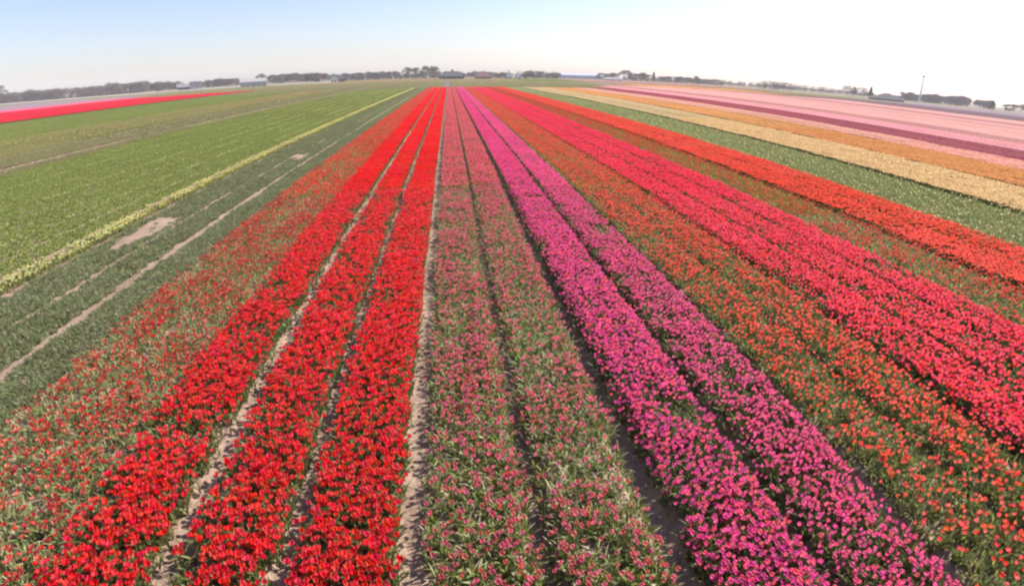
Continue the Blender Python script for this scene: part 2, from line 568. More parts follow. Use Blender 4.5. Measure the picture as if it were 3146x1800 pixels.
# ------------------------------------------------------------------ ground
FURROWS = [(-7.72, .22, .06), (-4.92, .10, .05), (-3.45, .26, .05), (-2.04, .24, .06), (-.58, .30, .08), (.90, .24, .2), (2.44, .34, .2), (4.0, .22, .18), (5.5, .22, .16),
           (7.0, .2, .1), (8.55, .26, .14), (10.15, .16, .1), (11.7, .16, .1), (13.3, .2, .1), (16.1, .2, .1), (20.6, .4, .05)]


def furrow_profile(x):
    z = np.zeros_like(x)
    for c, wd, dp in FURROWS:
        z -= dp * np.exp(-((x - c) / (wd * .75)) ** 4)
    z -= .9 * np.exp(-((x + 34.25) / .55) ** 2)          # ditch beside the track
    return z


def axis(segs):
    out = []
    for a, b, st in segs:
        out.append(np.arange(a, b, st))
    return np.unique(np.concatenate(out))


gx = axis([(-2600, -400, 200), (-400, -60, 20), (-60, -38, 2), (-38, -31, .2), (-31, -14, 1.5), (-14, -8, .25), (-8, 9, .06), (9, 24, .2), (24, 60, 3), (60, 400, 20), (400, 2601, 200)])
gy = axis([(-200, 2, 20), (2, 9, .09), (9, 18, .18), (18, 40, .5), (40, 120, 4), (120, 400, 20), (400, 2601, 200)])
XX, YY = np.meshgrid(gx, gy, indexing='ij')
ZZ = furrow_profile(XX)
nearm = np.clip(1.2 - np.hypot(XX, YY) / 40, 0, 1)
ZZ += nearm * ((vnoise(XX * 6, YY * 6) - .5) * .05 + (vnoise(XX * 17 + 9, YY * 17) - .5) * .035)
gg = Geo()
gg.add(np.stack([XX, YY, ZZ], -1).reshape(-1, 3), grid_faces(len(gx), len(gy))[:, ::-1], (.3, .2, .15))
ground = bpy.data.objects.new('ground', gg.mesh('ground', [SOIL]))
COL.objects.link(ground)
ground['kind'] = 'structure'
ground['label'] = 'dry sandy soil of the flat bulb fields with shallow furrows'
ground['category'] = 'ground'


MEADOW = simple_mat('rough_meadow', (.17, .155, .085), .95, .25, .02, .1, 0, 0, (.22, .17, .11))
for _n, (a, b, c, d) in (('grassland', (-2590, 2590, 216.5, 2590)), ('grassland', (522, 2590, -190, 216.4)), ('grassland', (-2590, -332, -190, 216.4))):
    _g = Geo(); _g.add([(a, c, .03), (b, c, .03), (b, d, .03), (a, d, .03)], [(0, 1, 2), (0, 2, 3)], (.2, .2, .1))
    _o = bpy.data.objects.new(_n, _g.mesh(_n, [MEADOW])); COL.objects.link(_o)
    _o['kind'] = 'structure'; _o['label'] = 'flat olive brown farmland reaching to the horizon'; _o['category'] = 'ground'


def zat(x, y):
    return furrow_profile(np.asarray(x, float)) * .6


# ------------------------------------------------------------------ beds
YEND = 214.0
RSW = 24.0     # individual plants within this distance, tiles beyond
FG_TULIPS = [] # nearest plants, built singly below


def bed(name, key, x0, x1, label, yend=YEND, ystart=2.6, cat='tulip bed', group=None, edge=0.0, singles=0, patch=1.0):
    rg = np.random.default_rng(hash_(name + label) % 65521)
    rec = REC[key]
    D = library(key, True, True, False)
    xm, wd = (x0 + x1) / 2, x1 - x0
    ysw = math.sqrt(max(RSW ** 2 - xm ** 2, 36))
    # frame-limited start: nothing in front of what the lens can see
    n = int(wd * (ysw - ystart) * rec['den'] * 1.35)
    x = rg.uniform(x0, x1, n); y = rg.uniform(ystart, ysw, n)
    # planting lines
    lines = np.round((x - x0) / .12) * .12 + x0
    x = np.clip(lines + rg.normal(0, .03, n), x0 - .03, x1 + .03)
    nz = vnoise(x * 1.9 + 31, y * .9 + xm) * .6 + vnoise(x * 4.1, y * 3.3 + 17) * .4
    fp = np.clip(rec['fp'] * (1 + 1.3 * patch * (nz - .52)), 0, 1) if rec['fp'] < .8 else np.clip(rec['fp'] - np.clip(.34 - nz, 0, 1) * 5 * patch, .05, 1)
    isf = rg.random(n) < fp
    fi = np.array(D['idx']['flower']); li = np.array(D['idx']['leaf'])
    vi = np.where(isf, fi[rg.integers(0, len(fi), n)], li[rg.integers(0, len(li), n)])
    thin = rg.random(n) < np.clip(.35 + (nz - .3) * 2.5, .6, 1)
    x, y, vi, isf = x[thin], y[thin], vi[thin], isf[thin]
    n = len(x)
    sc = rg.uniform(.85, 1.12, n)
    rot = np.stack([rg.normal(0, .09, n), rg.normal(0, .09, n) - .05, rg.uniform(0, 6.28, n)], 1)
    pts = np.stack([x, y, zat(x, y) - .01], 1)
    # the nearest plants inside the picture become single things
    if singles:
        inview = y > 3.9 - .17 * np.maximum(x, 0)
        d = y + (~inview) * 99
        order = np.argsort(d)[:singles]
        for i in order:
            FG_TULIPS.append((name, key, label, bool(isf[i]), pts[i], rot[i], sc[i]))
        keep = np.ones(n, bool); keep[order] = False
        pts, vi, rot, sc = pts[keep], vi[keep], rot[keep], sc[keep]
    scl = np.stack([sc, sc, sc], 1)
    # tiles beyond
    nb = max(1, round(wd / BW)); tw = wd / nb
    ty = np.arange(ysw + .7, yend, 1.45)
    PX, PY = [], []
    for b in range(nb):
        for q in ty:
            PX.append(x0 + tw * (b + .5)); PY.append(q + rg.uniform(-.1, .1))
    PX, PY = np.array(PX), np.array(PY); m = len(PX)
    nz = vnoise(PX * .8 + 5, PY * .35 + xm)
    fu = np.array(D['idx']['mid_full']); th = np.array(D['idx']['mid_thin'])
    tv = np.where((nz < .34 * patch) | (rg.random(m) < .06), th[rg.integers(0, len(th), m)], fu[rg.integers(0, len(fu), m)])
    pts = np.concatenate([pts, np.stack([PX, PY, np.zeros(m)], 1)])
    vi = np.concatenate([vi, tv])
    rot = np.concatenate([rot, np.stack([np.zeros(m), np.zeros(m), rg.integers(0, 2, m) * math.pi], 1)])
    fx = (tw - .12 if nb > 1 else tw) / 1.24
    scl = np.concatenate([scl, np.stack([np.full(m, fx), np.ones(m), rg.uniform(.93, 1.07, m)], 1)])
    return scatter(name, key, pts, vi, rot, scl, label, cat, group)


def field(name, key, x0, x1, label, y0=-30.0, y1=YEND, cat='flower field', gap=.0, rfar=75.0):
    """wide field further off, in tiles"""
    rg = np.random.default_rng(hash_(name + label) % 65521)
    near_d = math.hypot(max(x0, -x1, 0), max(y0, 0))
    D = library(key, False, near_d < rfar + 8, near_d + max(x1 - x0, y1 - y0) > rfar)
    pts, vi, rot, scl = [], [], [], []
    fu = D['idx'].get('mid_full', []) * 2 + D['idx'].get('mid_thin', []); fa = D['idx'].get('far', [])
    nx = max(1, round((x1 - x0) / 9.0)); tx = (x1 - x0) / nx
    ny = max(1, round((y1 - y0) / 9.0)); ty = (y1 - y0) / ny
    for i in range(nx):
        for j in range(ny):
            cx, cy = x0 + tx * (i + .5), y0 + ty * (j + .5)
            az = math.degrees(math.atan2(cx, cy))
            if abs(az) > 76 or cy < -6:
                continue
            if math.hypot(cx, cy) < rfar:
                nb = max(1, round(tx / BW)); nl = max(1, round(ty / 1.45))
                for b in range(nb):
                    for q in range(nl):
                        pts.append((cx - tx / 2 + tx / nb * (b + .5), cy - ty / 2 + ty / nl * (q + .5), 0))
                        vi.append(fu[rg.integers(len(fu))]); rot.append((0, 0, rg.integers(2) * math.pi))
                        scl.append(((tx / nb - gap) / 1.24, 1.0, rg.uniform(.9, 1.1)))
            else:
                pts.append((cx, cy, 0)); vi.append(fa[rg.integers(len(fa))]); rot.append((0, 0, 0))
                scl.append((tx / 9.0 * 1.005, ty / 9.0 * 1.005, rg.uniform(.9, 1.1)))
    return scatter(name, key, pts, vi, rot, scl, label, cat)


bed('thin_red_tulip_bed', 'thinred', -7.55, -6.32, 'sparse red tulips among leaves beside the grass strip, outermost bed on the left', singles=0)
bed('thin_red_tulip_bed', 'thinred', -6.2, -4.96, 'sparse red tulips among leaves directly left of the first solid red bed', singles=28)
bed('red_tulip_bed', 'red', -4.90, -3.62, 'dense red tulip bed, leftmost of the three solid red ones', singles=36)
bed('red_tulip_bed', 'red', -3.29, -2.19, 'dense red tulip bed, middle one of the three solid red ones', singles=40)
bed('red_tulip_bed', 'red', -1.90, -.78, 'dense red tulip bed left of the straight sandy furrow', singles=44, patch=.7)
bed('faded_tulip_bed', 'spent', -.43, .79, 'leafy bed of faded pinkish tulips right of the straight sandy furrow', singles=44)
bed('faded_tulip_bed', 'spent', 1.01, 2.29, 'leafy bed of faded pinkish tulips left of the first magenta bed', singles=40)
bed('magenta_tulip_bed', 'magenta', 2.61, 3.88, 'dense magenta tulip bed, left one of the two', singles=40)
bed('magenta_tulip_bed', 'magred', 4.12, 5.38, 'dense reddish magenta tulip bed, right one of the two', singles=28)
bed('orange_tulip_bed', 'orange', 5.66, 6.94, 'patchy orange red tulips among leaves right of the magenta beds', singles=0)
bed('orange_tulip_bed', 'orange', 7.06, 8.46, 'patchy orange red tulips among leaves left of the crimson beds')
bed('crimson_tulip_bed', 'crimson', 8.66, 10.08, 'dense crimson tulip bed, nearest of the three crimson ones')
bed('crimson_tulip_bed', 'crimson', 10.26, 11.6, 'dense crimson tulip bed, middle of the three crimson ones')
bed('crimson_tulip_bed', 'crimson', 11.8, 13.2, 'dense crimson tulip bed, farthest of the three crimson ones')
bed('thin_orange_tulip_bed', 'thinor', 13.4, 16.0, 'mostly green tulip strip between crimson and scarlet beds')
bed('scarlet_tulip_bed', 'scarlet', 16.2, 18.3, 'bright scarlet tulip bed on the side of the crimson beds')
bed('scarlet_tulip_bed', 'scarlet', 18.45, 20.5, 'bright scarlet tulip bed beside the green strip with cream dots')
field('cream_dotted_strip', 'cream', 21.0, 27.8, 'green strip dotted with cream tulips between scarlet and butter yellow', cat='tulip field')
field('butter_yellow_field', 'butter', 28.0, 36.3, 'butter yellow tulip field right of the green dotted strip', gap=.06)
field('amber_tulip_field', 'amber', 36.8, 46.5, 'amber orange tulip strip beyond the butter yellow field', gap=.05)
field('peach_tulip_field', 'peach', 46.8, 54.0, 'peach pink strip between the amber and maroon strips')
field('maroon_tulip_field', 'maroon', 54.2, 66.8, 'dark maroon tulip strip in the fields on the right')
field('pink_tulip_field', 'pink', 67.0, 78.0, 'bright pink strip just beyond the maroon strip', y1=260)
field('dusky_tulip_field', 'dusky', 78.2, 90.5, 'dusky rose strip between two pink strips', y1=290)
field('blush_tulip_field', 'blush', 91.0, 109.0, 'pale blush pink strip right after the dusky rose strip', y1=300)
field('peach_tulip_field', 'peach', 109.0, 115.0, 'narrow peach line between the pale blush strips', y1=300)
field('blush_tulip_field', 'blush', 115.0, 131.0, 'pale blush pink strip between the two narrow lines', y1=300)
field('dusky_tulip_field', 'dusky', 131.0, 137.0, 'narrow dusky line among the far pale blush strips', y1=300)
field('blush_tulip_field', 'blush', 137.0, 150.0, 'farthest of the three pale blush pink strips', y1=300)
field('dusky_tulip_field', 'dusky', 150.0, 178.0, 'thin dusky strip beyond the pale blush strips', y1=290)
field('pink_tulip_field', 'blush', 178.0, 213.0, 'thin farthest pale pink strip on the right', y1=270)
field('amber_tulip_field', 'amber', 110, 205, 'far amber strip at the end of the pink fields', y0=305, y1=385)
field('rose_field', 'dusky', 120, 300, 'far dusty rose field below the right tree belt', y0=470, y1=600)
field('mauve_field', 'mauve', 213.0, 330.0, 'brownish mauve field at the far right edge', y1=330)
field('lilac_field', 'lilac', 330.0, 520.0, 'pale lilac grey field below the trees at the far right', y1=420)
# left side
field('green_crop_field', 'green', -31.6, -13.7, 'green field without flowers left of the yellow row', cat='crop field', gap=.1)
bed('yellow_tulip_row', 'yellow', -13.4, -12.6, 'pale yellow flower row along the edge of the green field', ystart=6, cat='flower row')
field('pale_green_field', 'pale', -56, -41.5, 'pale green crop just beyond the sandy track on the left', cat='crop field')
field('dry_grass_verge', 'olive', -40.8, -34.8, 'dry olive grass verge of the ditch beside the green field', cat='grass')
field('ditch_grass', 'olive', -33.7, -31.7, 'olive grass between the ditch and the green field', cat='grass')
field('green_crop_field', 'green', -98, -56.0, 'light green field between the track and the far red strip', y1=230, cat='crop field')
field('far_red_tulip_field', 'farred', -170, -99, 'far bright red tulip strip on the left', y1=290)
field('hot_pink_tulip_field', 'hotpink', -205, -172, 'thin hot pink strip behind the far red strip', y1=330)
field('lilac_field', 'lilac', -330, -207, 'greyish lilac field behind the pink strip on the left', y1=420)
field('white_flower_field', 'white', -640, -118, 'white strip of flowers in front of the far trees on the left', y0=545, y1=600)
# beyond the headland
field('olive_grassland', 'olive', -99, 90, 'olive green meadow beyond the end of the tulip rows', y0=222, y1=420, cat='meadow')
field('olive_grassland', 'pale', -118, 60, 'pale tan meadow in front of the middle tree line', y0=425, y1=640, cat='meadow')
field('green_meadow', 'green', 60, 120, 'green meadow strip beyond the striped fields on the right', y0=425, y1=700, cat='meadow')
field('olive_meadow', 'olive', 206, 420, 'olive brown meadow beyond the pink strips on the right', y0=335, y1=465, cat='meadow')
field('olive_meadow', 'olive', -330, -99, 'brownish meadow beyond the far red strip', y0=295, y1=540, cat='meadow')


# ------------------------------------------------------------------ grass strip on the left
def grass_lib():
    D = dict(col=bpy.data.collections.new('src_grass'), n=0, idx={})
    LIB['grass'] = D
    def blades(rg, n, rad, hs):
        g = Geo()
        r = rad * np.sqrt(rg.random(n)); q = rg.uniform(0, 6.28, n)
        x, y = (r * np.cos(q), r * np.sin(q)) if rad < .4 else (rg.uniform(-rad, rad, n), rg.uniform(-rad, rad, n))
        a = rg.uniform(0, 6.28, n); h = rg.uniform(.35, 1, n) * hs; ln = rg.uniform(.2, .8, n) * hs; wv = rg.uniform(.004, .009, n)
        c = np.array((.22, .25, .11))[None] * (1 + rg.normal(0, .3, (n, 1))) * (1 + rg.normal(0, .08, (n, 3)))
        st = rg.random(n) < .14; c[st] = (.42, .36, .22)
        dx, dy = np.cos(a), np.sin(a)
        V = np.stack([np.stack([x - dy * wv, y + dx * wv, 0 * h], 1), np.stack([x + dy * wv, y - dx * wv, 0 * h], 1),
                      np.stack([x + dx * ln * .3 + dy * wv * .7, y + dy * ln * .3 - dx * wv * .7, h * .6], 1),
                      np.stack([x + dx * ln, y + dy * ln, h], 1)], 1).reshape(-1, 3)
        k = np.arange(n)[:, None] * 4
        F = np.concatenate([k + np.array([[0, 1, 2]]), k + np.array([[0, 2, 3]])])
        g.add(V, F, np.clip(np.repeat(c, 4, 0), .01, .9), 1)
        return g
    for v in range(6):
        rg = np.random.default_rng(50 + v)
        g = blades(rg, 60, .11, .09 + .025 * (v % 3))
        lib_obj(D['col'], 'grass_%03d' % v, g.mesh('grass', [PETAL, LEAF])); D['idx'].setdefault('tuft', []).append(v)
    for v in range(6, 9):
        rg = np.random.default_rng(50 + v)
        g = blades(rg, 2400, .5, .13)
        lib_obj(D['col'], 'grass_%03d' % v, g.mesh('grass', [PETAL_T, LEAF_T])); D['idx'].setdefault('tile', []).append(v)
    D['n'] = 9


grass_lib()


def grass_strip(name, x0, x1, label, bare=()):
    rg = np.random.default_rng(hash_(label) % 9999)
    pts, vi, rot, scl = [], [], [], []
    YS = 62
    n = int((x1 - x0) * (YS - 5) * 80)
    x = rg.uniform(x0, x1, n); y = rg.uniform(5, YS, n)
    # ragged edges and thin spots
    edge = np.minimum(x - x0, x1 - x)
    keep = rg.random(n) < np.clip((edge + .05) / .1, .2, 1)
    keep &= rg.random(n) < np.clip(.3 + 2.4 * (vnoise(x * 1.1 + 3, y * .55) * .55 + vnoise(x * 3.3, y * 2.6) * .45), .8, 1)
    for bx, by, rx, ry in bare:
        rr_ = ((x - bx) / rx) ** 2 + ((y - by) / ry) ** 2 + (vnoise(x * 3, y * 1.5) - .5) * 1.3
        keep &= rg.random(n) < np.clip((rr_ - .75) * 2.2, .02, 1)
    x, y = x[keep], y[keep]; n = len(x)
    s = rg.uniform(.75, 1.25, n)
    hgt = s * (.6 + .9 * vnoise(x * .9 + 50, y * .6))
    pts = [np.stack([x, y, np.full(n, -.01)], 1)]; vi = [rg.integers(0, 6, n)]
    rot = [np.stack([0 * x, 0 * x, rg.uniform(0, 6.28, n)], 1)]; scl = [np.stack([s, s, hgt], 1)]
    nx = max(1, round((x1 - x0) / .7)); t = (x1 - x0) / nx
    for i in range(nx):
        yy = np.arange(YS, YEND, .8); m = len(yy)
        pts.append(np.stack([np.full(m, x0 + t * (i + .5)), yy, 0 * yy], 1)); vi.append(rg.integers(6, 9, m))
        rot.append(np.stack([0 * yy, 0 * yy, rg.integers(0, 2, m) * math.pi], 1))
        scl.append(np.stack([np.full(m, t), np.full(m, .9), rg.uniform(.7, 1.3, m)], 1))
    return scatter(name, 'grass', np.concatenate(pts), np.concatenate(vi), np.concatenate(rot), np.concatenate(scl), label, 'grass')


BARE = [(-11.55, 19.4, .62, 2.7), (-10.0, 37.2, .5, 2.2)]
grass_strip('grass', -12.45, -10.78, 'short grey green grass between the yellow row and the pale line', BARE)
grass_strip('grass', -10.5, -9.31, 'dark green grass between the two pale lines on the left', BARE)
grass_strip('grass', -8.95, -7.74, 'grey green grass left of the sparse red tulips', [])

# thin lines of yellow flowers left standing in the green field
rg = np.random.default_rng(77)
library('yellow', True, True, False)
for lx, a, b, dn, lab in ((-14.7, 14, 120, 7, 'broken line of yellow flowers in the green field nearest the yellow row'),
                          (-16.4, 17, 205, 9, 'long thin line of yellow flowers, second from the yellow row'),
                          (-18.6, 20, 205, 6, 'thin line of yellow flowers, third from the yellow row'),
                          (-20.7, 26, 205, 9, 'thin line of yellow flowers across the middle of the green field'),
                          (-23.0, 30, 205, 6, 'faint line of yellow flowers in the far half of the green field'),
                          (-26.0, 30, 205, 7, 'faint line of yellow flowers towards the sandy track'),
                          (-29.0, 34, 205, 6, 'faint line of yellow flowers closest to the sandy track')):
    n = int((b - a) * dn)
    y = rg.uniform(a, b, n); y = y[vnoise(y * .12, 0 * y + lx) > .3]; n = len(y)
    x = lx + rg.normal(0, .1, n)
    fi = np.array(LIB['yellow']['idx']['flower'])
    s = rg.uniform(.6, 1.0, n)
    scatter('yellow_flower_line', 'yellow', np.stack([x, y, 0 * x], 1), fi[rg.integers(0, len(fi), n)],
            np.stack([0 * x, 0 * x, rg.uniform(0, 6.28, n)], 1), np.stack([s, s, s], 1), lab, 'flower row')
n = 420
y = rg.uniform(5, YEND, n); x = 20.75 + rg.normal(0, .09, n)
library('cream', True, True, True)
fi = np.array(LIB['cream']['idx']['flower'])
scatter('cream_flower_line', 'cream', np.stack([x, y, 0 * x], 1), fi[rg.integers(0, len(fi), n)], np.stack([0 * x, 0 * x, rg.uniform(0, 6.28, n)], 1),
        np.full((n, 3), 1.25), 'single line of cream tulips at the edge of the scarlet beds', 'flower row')

# ------------------------------------------------------------------ nearest tulips, one by one
BEDTXT = {
    'thin_red_tulip_bed': 'small red tulip at the near end left of the red beds',
    'dense red tulip bed, leftmost of the three solid red ones': 'red tulip at the near end of the leftmost solid red bed',
    'dense red tulip bed, middle one of the three solid red ones': 'red tulip at the near end of the middle solid red bed',
    'dense red tulip bed left of the straight sandy furrow': 'red tulip at the near end just left of the sandy furrow',
    'leafy bed of faded pinkish tulips right of the straight sandy furrow': 'faded pinkish tulip at the near end just right of the sandy furrow',
    'leafy bed of faded pinkish tulips left of the first magenta bed': 'faded pinkish tulip at the near end left of the magenta beds',
    'dense magenta tulip bed, left one of the two': 'magenta tulip at the near end of the left magenta bed',
    'dense reddish magenta tulip bed, right one of the two': 'reddish magenta tulip at the near end of the right magenta bed',
}
_single_mesh = {}


def single_parts(key, v, flower):
    k = (key, v, flower)
    if k in _single_mesh:
        return _single_mesh[k]
    rgs = np.random.default_rng(hash_(key) + v * 13 + 5)
    rec = REC[key]
    h = rec['h'] * rgs.uniform(.92, 1.1)
    parts = []
    lc = vary(rgs, rec['leaf'], .14)
    a0 = rgs.uniform(0, 6.28)
    for i in range(3):
        g = Geo()
        lcol = vary(rgs, (.52, .44, .26), .1) if rgs.random() < rec.get('straw_glint', 0) else vary(rgs, lc, .1)  # pale share: dry leaves and cream highlights put into the leaf colour
        leaf_geo(g, rgs, h * rgs.uniform(.7, .98), .048 * rgs.uniform(.85, 1.2), lcol, 0, a0 + i * 2.1 + rgs.uniform(-.4, .4), rgs.uniform(.25, .8))
        parts.append(('leaf', g.mesh('leaf', [PETAL, LEAF])))
    g = Geo(); stem_geo(g, h, (0, 0), lc * 1.1, 0); parts.append(('stem', g.mesh('stem', [PETAL, LEAF])))
    if flower:
        cols, wts = rec['pal']
        g = Geo()
        flower_geo(g, rgs, rec.get('fr', .04) * rgs.uniform(.9, 1.2), rec.get('fh', .062) * rgs.uniform(.9, 1.15), vary(rgs, cols[rgs.choice(len(cols), p=wts)], .1), 0, h,
                   rgs.normal(0, .12, 2), rgs.uniform(.15, 1))
        parts.append(('flower', g.mesh('flower', [PETAL, LEAF])))
    _single_mesh[k] = parts
    return parts


for i, (bn, key, lab, isf, p, ro, sc) in enumerate(FG_TULIPS):
    e = bpy.data.objects.new('tulip', None); COL.objects.link(e)
    e.empty_display_size = .05
    e.location = p; e.rotation_euler = ro; e.scale = (sc, sc, sc)
    t = BEDTXT.get(lab) or BEDTXT[bn]
    if not isf:
        t = t.replace('small red tulip', 'red tulip').replace('tulip at', 'tulip plant without a flower at')
        for cword in ('reddish magenta ', 'faded pinkish ', 'magenta tulip plant', 'red tulip plant'):
            if t.startswith(cword):
                t = t.replace(cword, 'tulip plant' if cword.endswith('plant') else '', 1)
        t = 'green ' + t
    e['label'] = t
    e['category'] = 'tulip'; e['group'] = t.replace('green tulip plant', 'green tulip plants').replace(' tulip at', ' tulips at')
    for nm, me in single_parts(key, i % 5, isf):
        o = bpy.data.objects.new(nm, me); COL.objects.link(o); o.parent = e

# ------------------------------------------------------------------ background: trees
BARK = simple_mat('bark', (.13, .105, .095), .9, .25, 3)
TWIG = simple_mat('twigs', (.17, .135, .125), .9, .2, 1)
TWIG_GREY = simple_mat('budding_twigs', (.24, .24, .19), .9, .2, 1)
EVERGREEN = simple_mat('evergreen_foliage', (.035, .05, .045), .8, .35, 1.5)
BUSH = simple_mat('shrub_twigs', (.12, .10, .09), .9, .3, 1.5)


def prism(g, a, b, ra, rb, k=4):
    a, b = np.asarray(a, float), np.asarray(b, float)
    d = b - a; d /= np.linalg.norm(d) + 1e-9
    u = np.cross(d, (0, 0, 1) if abs(d[2]) < .9 else (1, 0, 0)); u /= np.linalg.norm(u); v = np.cross(d, u)
    V = []
    for p, r in ((a, ra), (b, rb)):
        for q in range(k):
            t = q * 2 * math.pi / k
            V.append(p + r * (u * math.cos(t) + v * math.sin(t)))
    F = []
    for q in range(k):
        j = (q + 1) % k
        F += [(q, j, j + k), (q, j + k, q + k)]
    g.add(V, F, (.2, .2, .2))


def bare_tree(seed, H, spread=.42, twig_n=9, low=.09):
    """unit bare tree of height H: returns trunk-and-limb mesh data and twig crown"""
    rg = np.random.default_rng(seed)
    tr, cr = Geo(), Geo()
    prism(tr, (0, 0, -.2), (0, 0, H * low), H * .022, H * .018, 6)
    tips = []
    def grow(p, d, L, r, depth):
        q = p + d * L
        if depth <= 1:
            prism(tr, p, q, r, r * .65, 4 if depth == 0 else 3)
        else:
            prism(cr, p, q, r, r * .6, 3)
        if depth == 4:
            for _ in range(twig_n):
                e = q + rg.normal(0, 1, 3) * H * .055 + d * H * .05
                s = rg.normal(0, 1, 3); s = s / np.linalg.norm(s) * H * .009
                cr.add([q - s, q + s, e], [(0, 1, 2)], (.2, .2, .2))
            return
        n = 3 if depth < 3 else 2
        for _ in range(n + (rg.random() < .4)):
            nd = d + rg.normal(0, spread, 3) + np.array((0, 0, .14)); nd /= np.linalg.norm(nd)
            grow(q, nd, L * rg.uniform(.66, .88), r * .62, depth + 1)
    for k in range(4):
        d = np.array((0, 0, 1. if k < 3 else .35)) + rg.normal(0, spread * .9, 3); d[2] = max(d[2], .15); d /= np.linalg.norm(d)
        grow(np.array((0, 0, H * low * .95)), d, H * (.24 if k < 3 else .16), H * .014, 0)
    return tr, cr


def leafy(seed, H, W, conic=False, n=900):
    rg = np.random.default_rng(seed)
    tr, cr = Geo(), Geo()
    prism(tr, (0, 0, -.2), (0, 0, H * .5), H * .025, H * .012, 6)
    lobes = [(rg.normal(0, W * .22), rg.normal(0, W * .22), rg.uniform(.35, .85) * H, rg.uniform(.2, .36) * W) for _ in range(9)]
    for _ in range(n):
        if conic:
            t = rg.random() ** .7
            a = rg.uniform(0, 6.28); r = W * .5 * (1 - t * .95) * rg.uniform(.6, 1.1)
            p = np.array((r * math.cos(a), r * math.sin(a), H * (.08 + .92 * t)))
        else:
            lx, ly, lz, lr = lobes[rg.integers(9)]
            v = rg.normal(0, 1, 3); v /= np.linalg.norm(v)
            p = np.array((lx, ly, lz)) + v * lr * rg.uniform(.7, 1.08)
            p[2] = max(p[2], H * .06)
        s = rg.normal(0, 1, (3, 3)) * H * .035
        cr.add(p + s, [(0, 1, 2)], (.2, .2, .2))
    return tr, cr


def tree_kit(pair, crown_mat):
    return pair[0].mesh('trunk', [BARK]), pair[1].mesh('crown', [crown_mat], True)


KIT = {
    'bare': [tree_kit(bare_tree(100 + i, 10, .40 + .05 * (i % 3)), TWIG) for i in range(5)],
    'tall': [tree_kit(bare_tree(200 + i, 10, .36, 11, .1), TWIG_GREY) for i in range(3)],
    'ever': [tree_kit(leafy(300 + i, 10, 9 if i < 2 else 6, i == 2), EVERGREEN) for i in range(3)],
    'bush': [tree_kit(leafy(400 + i, 10, 15, False, 1100), BUSH) for i in range(3)],
}
trg = np.random.default_rng(11)


def polar(az, d):
    return d * math.sin(R(az)), d * math.cos(R(az))


def tree(kind, az, d, el, label, group=None, name=None, wide=1.0):
    x, y = polar(az, d)
    H = 5.1 + d * math.tan(R(el))
    kit = KIT[kind][trg.integers(len(KIT[kind]))]
    nm = name or {'bare': 'bare_tree', 'tall': 'tall_tree', 'ever': 'evergreen_tree', 'bush': 'shrub'}[kind]
    e = bpy.data.objects.new(nm, None); COL.objects.link(e)
    e.location = (x, y, 0); e.rotation_euler = (0, 0, trg.uniform(0, 6.28)); s = H / 10
    e.scale = (s * wide, s * wide, s)
    e['label'] = label; e['category'] = 'shrub' if kind == 'bush' else 'tree'
    if group:
        e['group'] = group
    for pn, me in (('trunk', kit[0]), ('crown', kit[1])):
        o = bpy.data.objects.new(pn, me); COL.objects.link(o); o.parent = e


def belt(kind, a0, a1, n, d0, d1, e0, e1, label, group, wide=1.0):
    for i in range(n):
        az = a0 + (a1 - a0) * (i + .5) / n + trg.normal(0, .08)
        tree(kind, az, trg.uniform(d0, d1), trg.uniform(e0, e1), label, group, wide=wide)


def wood(name, a0, a1, d0, d1, n, el, label, mat, seed):
    """a far belt of bare trees that reads as one mass"""
    rg = np.random.default_rng(seed)
    src = [bare_tree(500 + seed + i, 10, .42, 5) for i in range(3)]
    g = Geo()
    for _ in range(n):
        d = rg.uniform(d0, d1); x, y = polar(rg.uniform(a0, a1), d)
        a_ = math.degrees(math.atan2(x, y)); lump = .72 + .42 * float(vnoise(np.array([a_ * 1.7 + 90]), np.array([seed * 1.3]))[0])
        H = (5.1 + d * math.tan(R(el))) * rg.uniform(.7, 1.04) * lump / 10
        tr, cr = src[rg.integers(3)]
        M = rotz(rg.uniform(0, 6.28)) * H; M[:2] *= 1.25
        g.merge(tr, M, (x, y, 0)); g.merge(cr, M, (x, y, 0))
    o = bpy.data.objects.new(name, g.mesh(name, [mat], True)); COL.objects.link(o)
    o['label'] = label; o['category'] = 'wood'; o['kind'] = 'stuff'


wood('distant_wood', -43, -28.2, 850, 960, 150, .74, 'long low brown wood on the horizon at the far left', TWIG, 1)
tree('tall', -39.6, 960, 1.15, 'pale hazy tree rising above the wood at the left edge')
belt('bare', -28, -25.6, 7, 720, 780, .42, .58, 'dark bare tree left of the grey farm roofs', 'trees left of the grey farm roofs', 1.2)
belt('bare', -23.4, -20.4, 7, 720, 780, .38, .52, 'bare tree between the grey farm roofs and the long pale barn', 'trees between farm roofs and pale barn', 1.2)
tree('bare', -18.1, 720, .66, 'bare tree rising just behind the long pale barn', wide=1.1)
belt('bare', -17.3, -12.2, 13, 680, 760, .42, .62, 'bare tree in the belt right of the long pale barn', 'trees right of the pale barn', 1.25)
tree('ever', -13.7, 690, .58, 'dark evergreen in the belt left of the small white house')
belt('bare', -10.6, -4.8, 15, 680, 740, .34, .48, 'bare tree in the even row right of the small white house', 'trees right of the small white house', 1.25)
belt('bush', -10.8, -4.6, 12, 660, 690, -.12, .0, 'low brown shrub under the even tree row in the middle', 'shrubs under the middle tree row')
tree('tall', -4.1, 700, .78, 'tall pale tree, left one of the tall group in the middle', wide=1.1)
tree('tall', -3.2, 720, .74, 'tall pale tree, second from the left of the tall group', wide=1.1)
tree('tall', -2.3, 705, .82, 'tall pale tree, third from the left of the tall group', wide=1.1)
tree('tall', -1.5, 695, .88, 'tallest pale tree, right end of the tall group in the middle', wide=1.15)
belt('bush', -4.4, -1.0, 6, 640, 680, .0, .2, 'dark shrub below the tall pale trees', 'shrubs below the tall trees')
